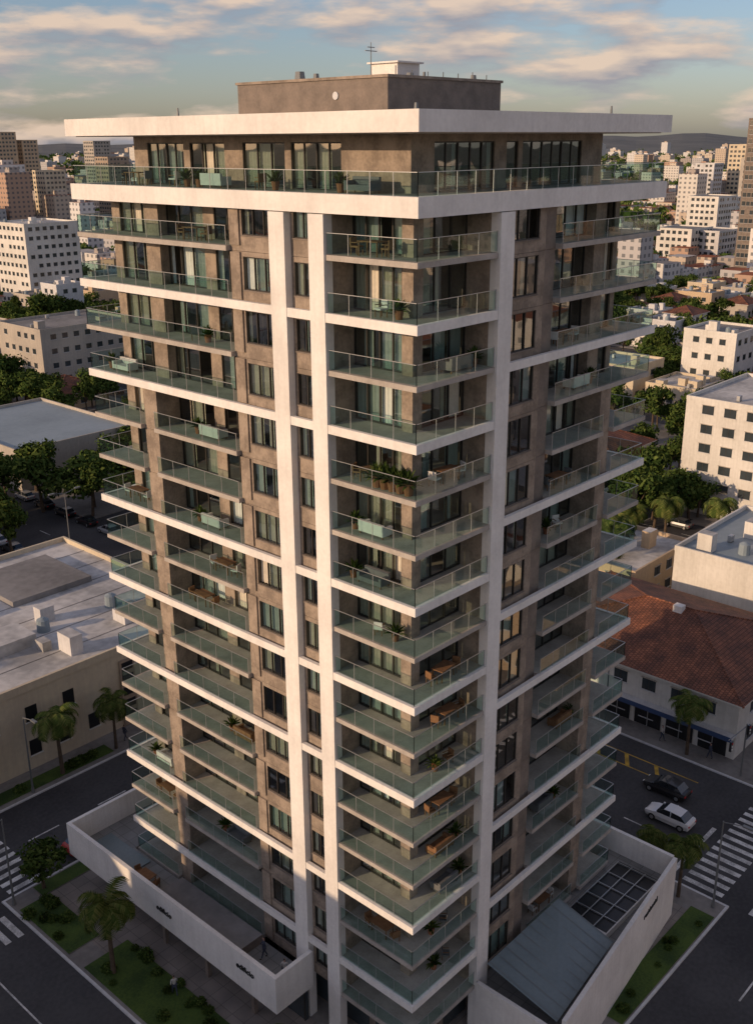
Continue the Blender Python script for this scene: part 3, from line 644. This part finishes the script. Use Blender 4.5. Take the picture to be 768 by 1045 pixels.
for i in range(8200):
    L=640*(7.5**fr.random()); a=rad(fr.uniform(-42,42)); d=Vector((FW.x*math.cos(a)-FW.y*math.sin(a),FW.x*math.sin(a)+FW.y*math.cos(a))); p=CAM+d*L
    if p.x<625 and p.y<625 and p.x>-100 and p.y>-240: continue
    if fr.random()<.36: massT.append((p.x,p.y,fr.uniform(5,9)+L*.003)); continue
    w=fr.uniform(8,18)*(1+L/3500); dd=fr.uniform(8,18)*(1+L/3500); q=fr.random()
    h=fr.uniform(4,11) if q<.80 else (fr.uniform(12,26) if q<.965 else fr.uniform(28,46))
    if h>12: w,dd=min(w,20),min(dd,20)
    massB.box(p.x-w/2,p.x+w/2,p.y-dd/2,p.y+dd/2,0,h,'far')
    if h>12: massB.box(p.x-w/5,p.x+w/5,p.y-dd/5,p.y+dd/5,h,h+3,'far')
# the rest of the city around and behind the viewpoint (mirrored in the windows)
for i in range(2200):
    L=95*(16**fr.random()); s=fr.choice((-1,1)); a=s*rad(fr.uniform(48,150)); d=Vector((FW.x*math.cos(a)-FW.y*math.sin(a),FW.x*math.sin(a)+FW.y*math.cos(a))); p=CAM+d*L
    if -100<p.x<50 and -25<p.y<170: continue
    w=fr.uniform(9,18); dd=fr.uniform(9,18); q=fr.random(); h=fr.uniform(4,11) if q<.7 or s>0 else fr.uniform(14,34)
    if q<.22 and L<700: massT.append((p.x,p.y,fr.uniform(4,7))); continue
    massB.box(p.x-w/2,p.x+w/2,p.y-dd/2,p.y+dd/2,0,h,'far')
massB.obj('distant_city_buildings')
def cw(lat,fwd): return (-38.2+.676*lat+.737*fwd, -32.3-.737*lat+.676*fwd)
sky=[(-300,880,26,18,64,'wall5'),(-325,930,22,20,60,'wall4'),(-283,900,14,14,58,'wall5'),(-225,760,16,16,38,'wall1'),(-250,1000,18,16,57,'wall2'),(-345,900,22,20,60,'wall2'),(-190,800,18,16,46,'wall4'),
     (262,780,16,16,52,'wall1'),(247,700,22,18,44,'wall2'),(232,760,14,14,40,'wall3'),(206,640,18,16,24,'wall0'),(190,610,24,18,26,'wall0'),(163,520,22,18,15,'wall3'),(150,520,22,18,16,'wall0'),(300,860,20,16,50,'wall1'),(330,900,20,16,44,'wall0'),(352,1000,24,20,50,'wall2'),(152,900,16,16,36,'wall0'),(175,1000,18,18,40,'wall1')]
for lat,fwd,w,d,h,wk in sky:
    x,y=cw(lat,fwd); flat_building('apartment_tower',x-w/2,x+w/2,y-d/2,y+d/2,h,wk,'roofg',int(h/3),'LR',clutter=False,sp=3,ww=1.8,wh=1.5)
x,y=cw(163,455); flat_building('dark_glass_tower',x,x+22,y-12,y+10,64,'brown2','roofg',18,'LR',sp=1.9,ww=1.5,wh=1.8)
tm=MB(); rr=random.Random(9)
for x,y,s in massT:
    for i in range(26):
        d=Vector((rr.gauss(0,1),rr.gauss(0,1),rr.gauss(0,1))).normalized(); d.z=abs(d.z)*.8; p=Vector((x,y,s*.35))+d*s*rr.uniform(.6,1.05)
        u=Vector((rr.gauss(0,1),rr.gauss(0,1),rr.gauss(0,1))).normalized(); v=u.orthogonal().normalized(); q=s*.28
        tm.poly([p-u*q,p-v*q*.7,p+u*q,p+v*q*.7],'leaf')
tm.obj('distant_tree_mass')
hb=MB(); n=90; m_=8; vs={}
for i in range(n+1):
    a=rad(-50+100*i/n)
    for j in range(m_+1):
        L=3500+j*450; d=Vector((FW.x*math.cos(a)-FW.y*math.sin(a),FW.x*math.sin(a)+FW.y*math.cos(a))); p=CAM+d*L
        e=math.sin(math.pi*j/m_)*(48+12*math.sin(i*.21+1)+8*math.sin(i*.53+j)+6*math.sin(i*1.3))*(1.1 if i<45 else .85); vs[i,j]=(p.x,p.y,max(-1,e)-1)
for i in range(n):
    for j in range(m_): hb.poly([vs[i,j],vs[i,j+1],vs[i+1,j+1],vs[i+1,j]],'hill')
hb.obj('hills')
for i in range(44): tree(rt.uniform(10,84),rt.uniform(100,127),rt.uniform(1,1.6))
for i in range(12): palm(rt.uniform(48,98),rt.uniform(100,106) if i%2 else rt.uniform(28,36),rt.uniform(.9,1.4))
for i in range(18): tree(rt.uniform(98,112),rt.uniform(34,50),rt.uniform(.8,1.3))
for i in range(22): tree(rt.uniform(205,235),rt.uniform(60,100),rt.uniform(1.2,1.9))
for i in range(26): tree(rt.uniform(110,160),rt.uniform(225,260),rt.uniform(1.2,1.9))
for i in range(14): tree(rt.uniform(72,92),rt.uniform(165,195),rt.uniform(1.0,1.5))
# ------------------------------------------------------------------ cars
def car_mesh(pk):
    b=MB(); W=.88
    S=[(-2.1,.70,.42,.78),(-2.0,.80,.3,.92),(-1.5,W,.26,.96),(-.6,W,.24,.94),(.7,W,.24,.93),(1.5,W*.98,.26,.84),(2.0,.78,.3,.72),(2.15,.66,.4,.6)]
    rings=[]
    for x,w,z0,z1 in S:
        zm=(z0+z1)/2+.05; rings.append([(x,-w*.92,z0),(x,-w,zm),(x,-w*.9,z1),(x,w*.9,z1),(x,w,zm),(x,w*.92,z0)])
    for a,c in zip(rings,rings[1:]):
        for i in range(6):
            j=(i+1)%6; b.poly([a[i],a[j],c[j],c[i]],pk)
    b.poly(list(reversed(rings[0])),pk); b.poly(rings[-1],pk)
    G=[(-1.75,.72,.95),(-1.25,.64,1.38),(-.3,.64,1.46),(.35,.63,1.42),(1.1,.74,.9)]
    for (x0,w0,z0),(x1,w1,z1) in zip(G,G[1:]):
        top='cglass' if (z0<1 or z1<1) else pk
        b.poly([(x0,-w0,z0),(x1,-w1,z1),(x1,w1,z1),(x0,w0,z0)],top)
    for s in(-1,1):
        b.poly([(-1.75,s*.73,.94),(1.1,s*.75,.89),(.35,s*.63,1.40),(-.3,s*.64,1.44),(-1.25,s*.64,1.36)],'cglass')
        b.box(-.36,-.28,s*.70-.03,s*.70+.03,.94,1.43,pk)
        b.box(.95,1.1,s*.85-.08,s*.85+.08,.92,1.04,pk); b.box(2.05,2.13,s*.55-.12,s*.55+.12,.55,.68,'lamp'); b.box(-2.12,-2.04,s*.6-.12,s*.6+.12,.62,.78,'red')
        for x in(-1.35,1.35): b.tube((x,s*.68,.33),(x,s*.9,.33),.33,.33,'tyre',14); b.tube((x,s*.9,.33),(x,s*.91,.33),.19,.17,'alu',10)
    return b.mesh('car')
cars={k:car_mesh(k) for k in('cwhite','cblack','cred','csilver','cgrey','cblue')}
def car(x,y,r,k='csilver',n='parked_car'): inst(n,cars[k],(x,y,.005),rad(r))
car(36.5,1.2,90,'cwhite','car'); car(40.3,3.5,90,'cblack','car'); car(0.2,36.7,0,'cred'); car(8.5,36.8,0,'cgrey'); car(31.5,12,90,'csilver'); car(31.5,18,90,'cgrey')
ck=list(cars)
for i in range(11): car(31.2,70+i*5.6+rt.uniform(-.5,.5),90,rt.choice(ck))
for i in range(6): car(36.5,60+i*14+rt.uniform(-3,3),90,rt.choice(ck),'car')
for i in range(9): car(45.0,75+i*6.2,90,rt.choice(ck))
for i in range(5): car(52+i*6,45.2,0,rt.choice(ck))
for i in range(30): car(rt.choice((101,105.5)),rt.uniform(-60,330),90,rt.choice(ck),'car')
for i in range(24): car(rt.uniform(50,330),rt.choice((100.5,104.5,38.2,43)),0,rt.choice(ck),'car')
for i in range(14): car(rt.choice((162,167,225)),rt.uniform(0,300),90,rt.choice(ck),'car')
# ------------------------------------------------------------------ street furniture
def lamp_mesh(H,arm):
    b=MB(); b.tube((0,0,0),(0,0,.5),.16,.14,'steel',8); b.tube((0,0,.5),(0,0,H),.1,.055,'steel',8)
    for s in ((1,-1) if arm=='double' else (1,)):
        b.tube((0,0,H-.1),(s*1.6,0,H+.3),.045,.035,'steel',6); b.box(s*1.5,s*2.3,-.14,.14,H+.25,H+.38,'steel'); b.box(s*1.6,s*2.2,-.1,.1,H+.22,H+.25,'lamp')
    return b.mesh('street_lamp')
l1,l2=lamp_mesh(8,'single'),lamp_mesh(14,'double')
for x,y,m,r in ((29,84,l2,0),(-8,34.5,l1,180),(28.6,-6.6,l1,-90),(47,14,l1,180),(47,34,l1,180),(20,46.9,l1,-90),(1,47,l1,-90),(29,30,l1,0),(47,60,l1,180),(107,80,l1,180),(107,20,l1,180),(60,98.6,l1,90),(60,46,l1,-90)): inst('street_lamp',m,(x,y,.12),rad(r))
def signal_mesh():
    b=MB(); b.tube((0,0,0),(0,0,5.6),.1,.07,'steel'); b.tube((0,0,5.4),(-4,0,5.7),.06,.04,'steel')
    for x in(-3.8,-.0): b.box(x-.18,x+.18,-.32,-.12,4.6,5.6,'cblack'); [b.tube((x,-.33,4.8+.3*i),(x,-.38,4.8+.3*i),.1,.1,('lamp','lamp','red')[i]) for i in range(3)]
    return b.mesh('traffic_light')
tl=signal_mesh(); inst('traffic_light',tl,(47.2,-.5,.12),0); inst('traffic_light',tl,(28.8,35,.12),rad(180))
def person(x,y,z,rot,shirt,walk=.25):
    def build(name,verts,edges,radii,mk,parent):
        me=bpy.data.meshes.new(name); me.from_pydata(verts,edges,[]); o=bpy.data.objects.new(name,me); COL.objects.link(o); o.parent=parent
        md=o.modifiers.new('skin','SKIN'); sv=me.skin_vertices[0].data
        for i,r in enumerate(radii): sv[i].radius=r if isinstance(r,tuple) else (r,r)
        sv[0].use_root=True; s=o.modifiers.new('sub','SUBSURF'); s.levels=1; s.render_levels=1; me.materials.append(M[mk])
    e=empty('person',(x,y,z),rot); w=walk
    build('trousers',[(0,0,.95),(0,.1,.9),(w*.5,.11,.5),(w*.9,.11,.1),(0,-.1,.9),(-w*.2,-.11,.5),(-w*.9,-.11,.1)],[(0,1),(1,2),(2,3),(0,4),(4,5),(5,6)],[(.13,.16),.09,.06,.045,.09,.06,.045],'cloth1',e)
    build('shirt',[(0,0,.95),(0,0,1.2),(0,0,1.42),(0,.19,1.4),(-w*.3,.25,1.15),(w*.3,.24,.95),(0,-.19,1.4),(w*.3,-.25,1.15),(w*.9,-.24,.98)],[(0,1),(1,2),(2,3),(3,4),(4,5),(2,6),(6,7),(7,8)],[(.12,.15),(.11,.15),(.1,.13),.06,.045,.035,.06,.045,.035],shirt,e)
    build('head',[(0,0,1.45),(0,0,1.56),(.02,0,1.66),(.01,0,1.73)],[(0,1),(1,2),(2,3)],[.05,.055,.09,.07],'skin',e)
    build('hair',[(-.03,0,1.66),(-.02,0,1.76)],[(0,1)],[.085,.08],'hair',e)
    for s in(-1,1): build('shoe',[(w*s*.9,.11*s,.05),(w*s*.9+.16,.11*s,.04)],[(0,1)],[.05,.035],'hair',e)
for p in ((-1.6,9.8,3.9,.5,'cloth2'),(-1.2,12.3,3.9,2.6,'cloth1'),(-5.2,17.5,.125,1.2,'cloth2'),(8,-6.7,.125,.2,'cloth2'),(48,3,.12,1.4,'cloth1'),(47.8,8,.12,-1.4,'cloth2'),(12,48.2,.12,0,'cloth1'),(30,47.5,.12,0,'cloth2')): person(*p)
# ------------------------------------------------------------------ world, sun, camera
SAZ=math.atan2(-.925,.37); EL=rad(14)
w=bpy.data.worlds.new("World"); sc.world=w; w.use_nodes=True; nt=w.node_tree; L=nt.links
bg=nt.nodes['Background']; bg.inputs[1].default_value=1.0
st=N(nt,'ShaderNodeTexSky'); st.sky_type='NISHITA'; st.sun_disc=False; st.sun_elevation=EL; st.sun_rotation=SAZ; st.dust_density=1.0; st.air_density=1.0; st.ozone_density=3.5; st.altitude=50
sk=N(nt,'ShaderNodeMix',data_type='RGBA',blend_type='MULTIPLY'); sk.inputs[0].default_value=1; sk.inputs[7].default_value=(.150,.128,.130,1); L.new(st.outputs[0],sk.inputs[6])
tc=N(nt,'ShaderNodeTexCoord')
def cloud(dz,det):
    mp=N(nt,'ShaderNodeMapping'); mp.inputs['Scale'].default_value=(6,6,26); mp.inputs['Location'].default_value=(1.7,.6,dz); L.new(tc.outputs['Generated'],mp.inputs[0])
    n=N(nt,'ShaderNodeTexNoise'); n.inputs['Scale'].default_value=1; n.inputs['Detail'].default_value=det; n.inputs['Roughness'].default_value=.56; L.new(mp.outputs[0],n.inputs['Vector']); return n.outputs[0]
n0=cloud(0,6); n1=cloud(.28,3)
cov=N(nt,'ShaderNodeMapRange'); cov.inputs[1].default_value=.46; cov.inputs[2].default_value=.60; L.new(n0,cov.inputs[0])
df=N(nt,'ShaderNodeMath',operation='SUBTRACT'); L.new(n0,df.inputs[0]); L.new(n1,df.inputs[1])
sh_=N(nt,'ShaderNodeMapRange'); sh_.inputs[1].default_value=-.08; sh_.inputs[2].default_value=.1; L.new(df.outputs[0],sh_.inputs[0])
cc=N(nt,'ShaderNodeMix',data_type='RGBA'); cc.inputs[6].default_value=(.33,.32,.36,1); cc.inputs[7].default_value=(.80,.61,.47,1); L.new(sh_.outputs[0],cc.inputs[0])
cf=N(nt,'ShaderNodeMath',operation='MULTIPLY'); cf.inputs[1].default_value=.88; L.new(cov.outputs[0],cf.inputs[0])
mx=N(nt,'ShaderNodeMix',data_type='RGBA'); L.new(cf.outputs[0],mx.inputs[0]); L.new(sk.outputs[2],mx.inputs[6]); L.new(cc.outputs[2],mx.inputs[7])
L.new(mx.outputs[2],bg.inputs[0])
sl=bpy.data.lights.new("sun",'SUN'); so=bpy.data.objects.new("sun",sl); COL.objects.link(so); sl.energy=3.5; sl.angle=rad(.6); sl.color=(1,.69,.43)
so.rotation_euler=Vector((math.sin(SAZ)*math.cos(EL),math.cos(SAZ)*math.cos(EL),math.sin(EL))).to_track_quat('Z','Y').to_euler()
cd=bpy.data.cameras.new("camera"); cam=bpy.data.objects.new("camera",cd); COL.objects.link(cam)
cam.location=(-38.2,-32.3,57)
q=Matrix.Rotation(rad(-47.5),4,'Z')@Matrix.Rotation(rad(90-19.65),4,'X')@Matrix.Rotation(rad(-.35),4,'Z')
cam.rotation_euler=q.to_euler()
cd.sensor_fit='VERTICAL'; cd.sensor_height=36; cd.lens=36*1064/1045; cd.clip_start=.5; cd.clip_end=20000
sc.camera=cam
sc.view_settings.view_transform='Standard'; sc.view_settings.look='None'; sc.view_settings.exposure=0
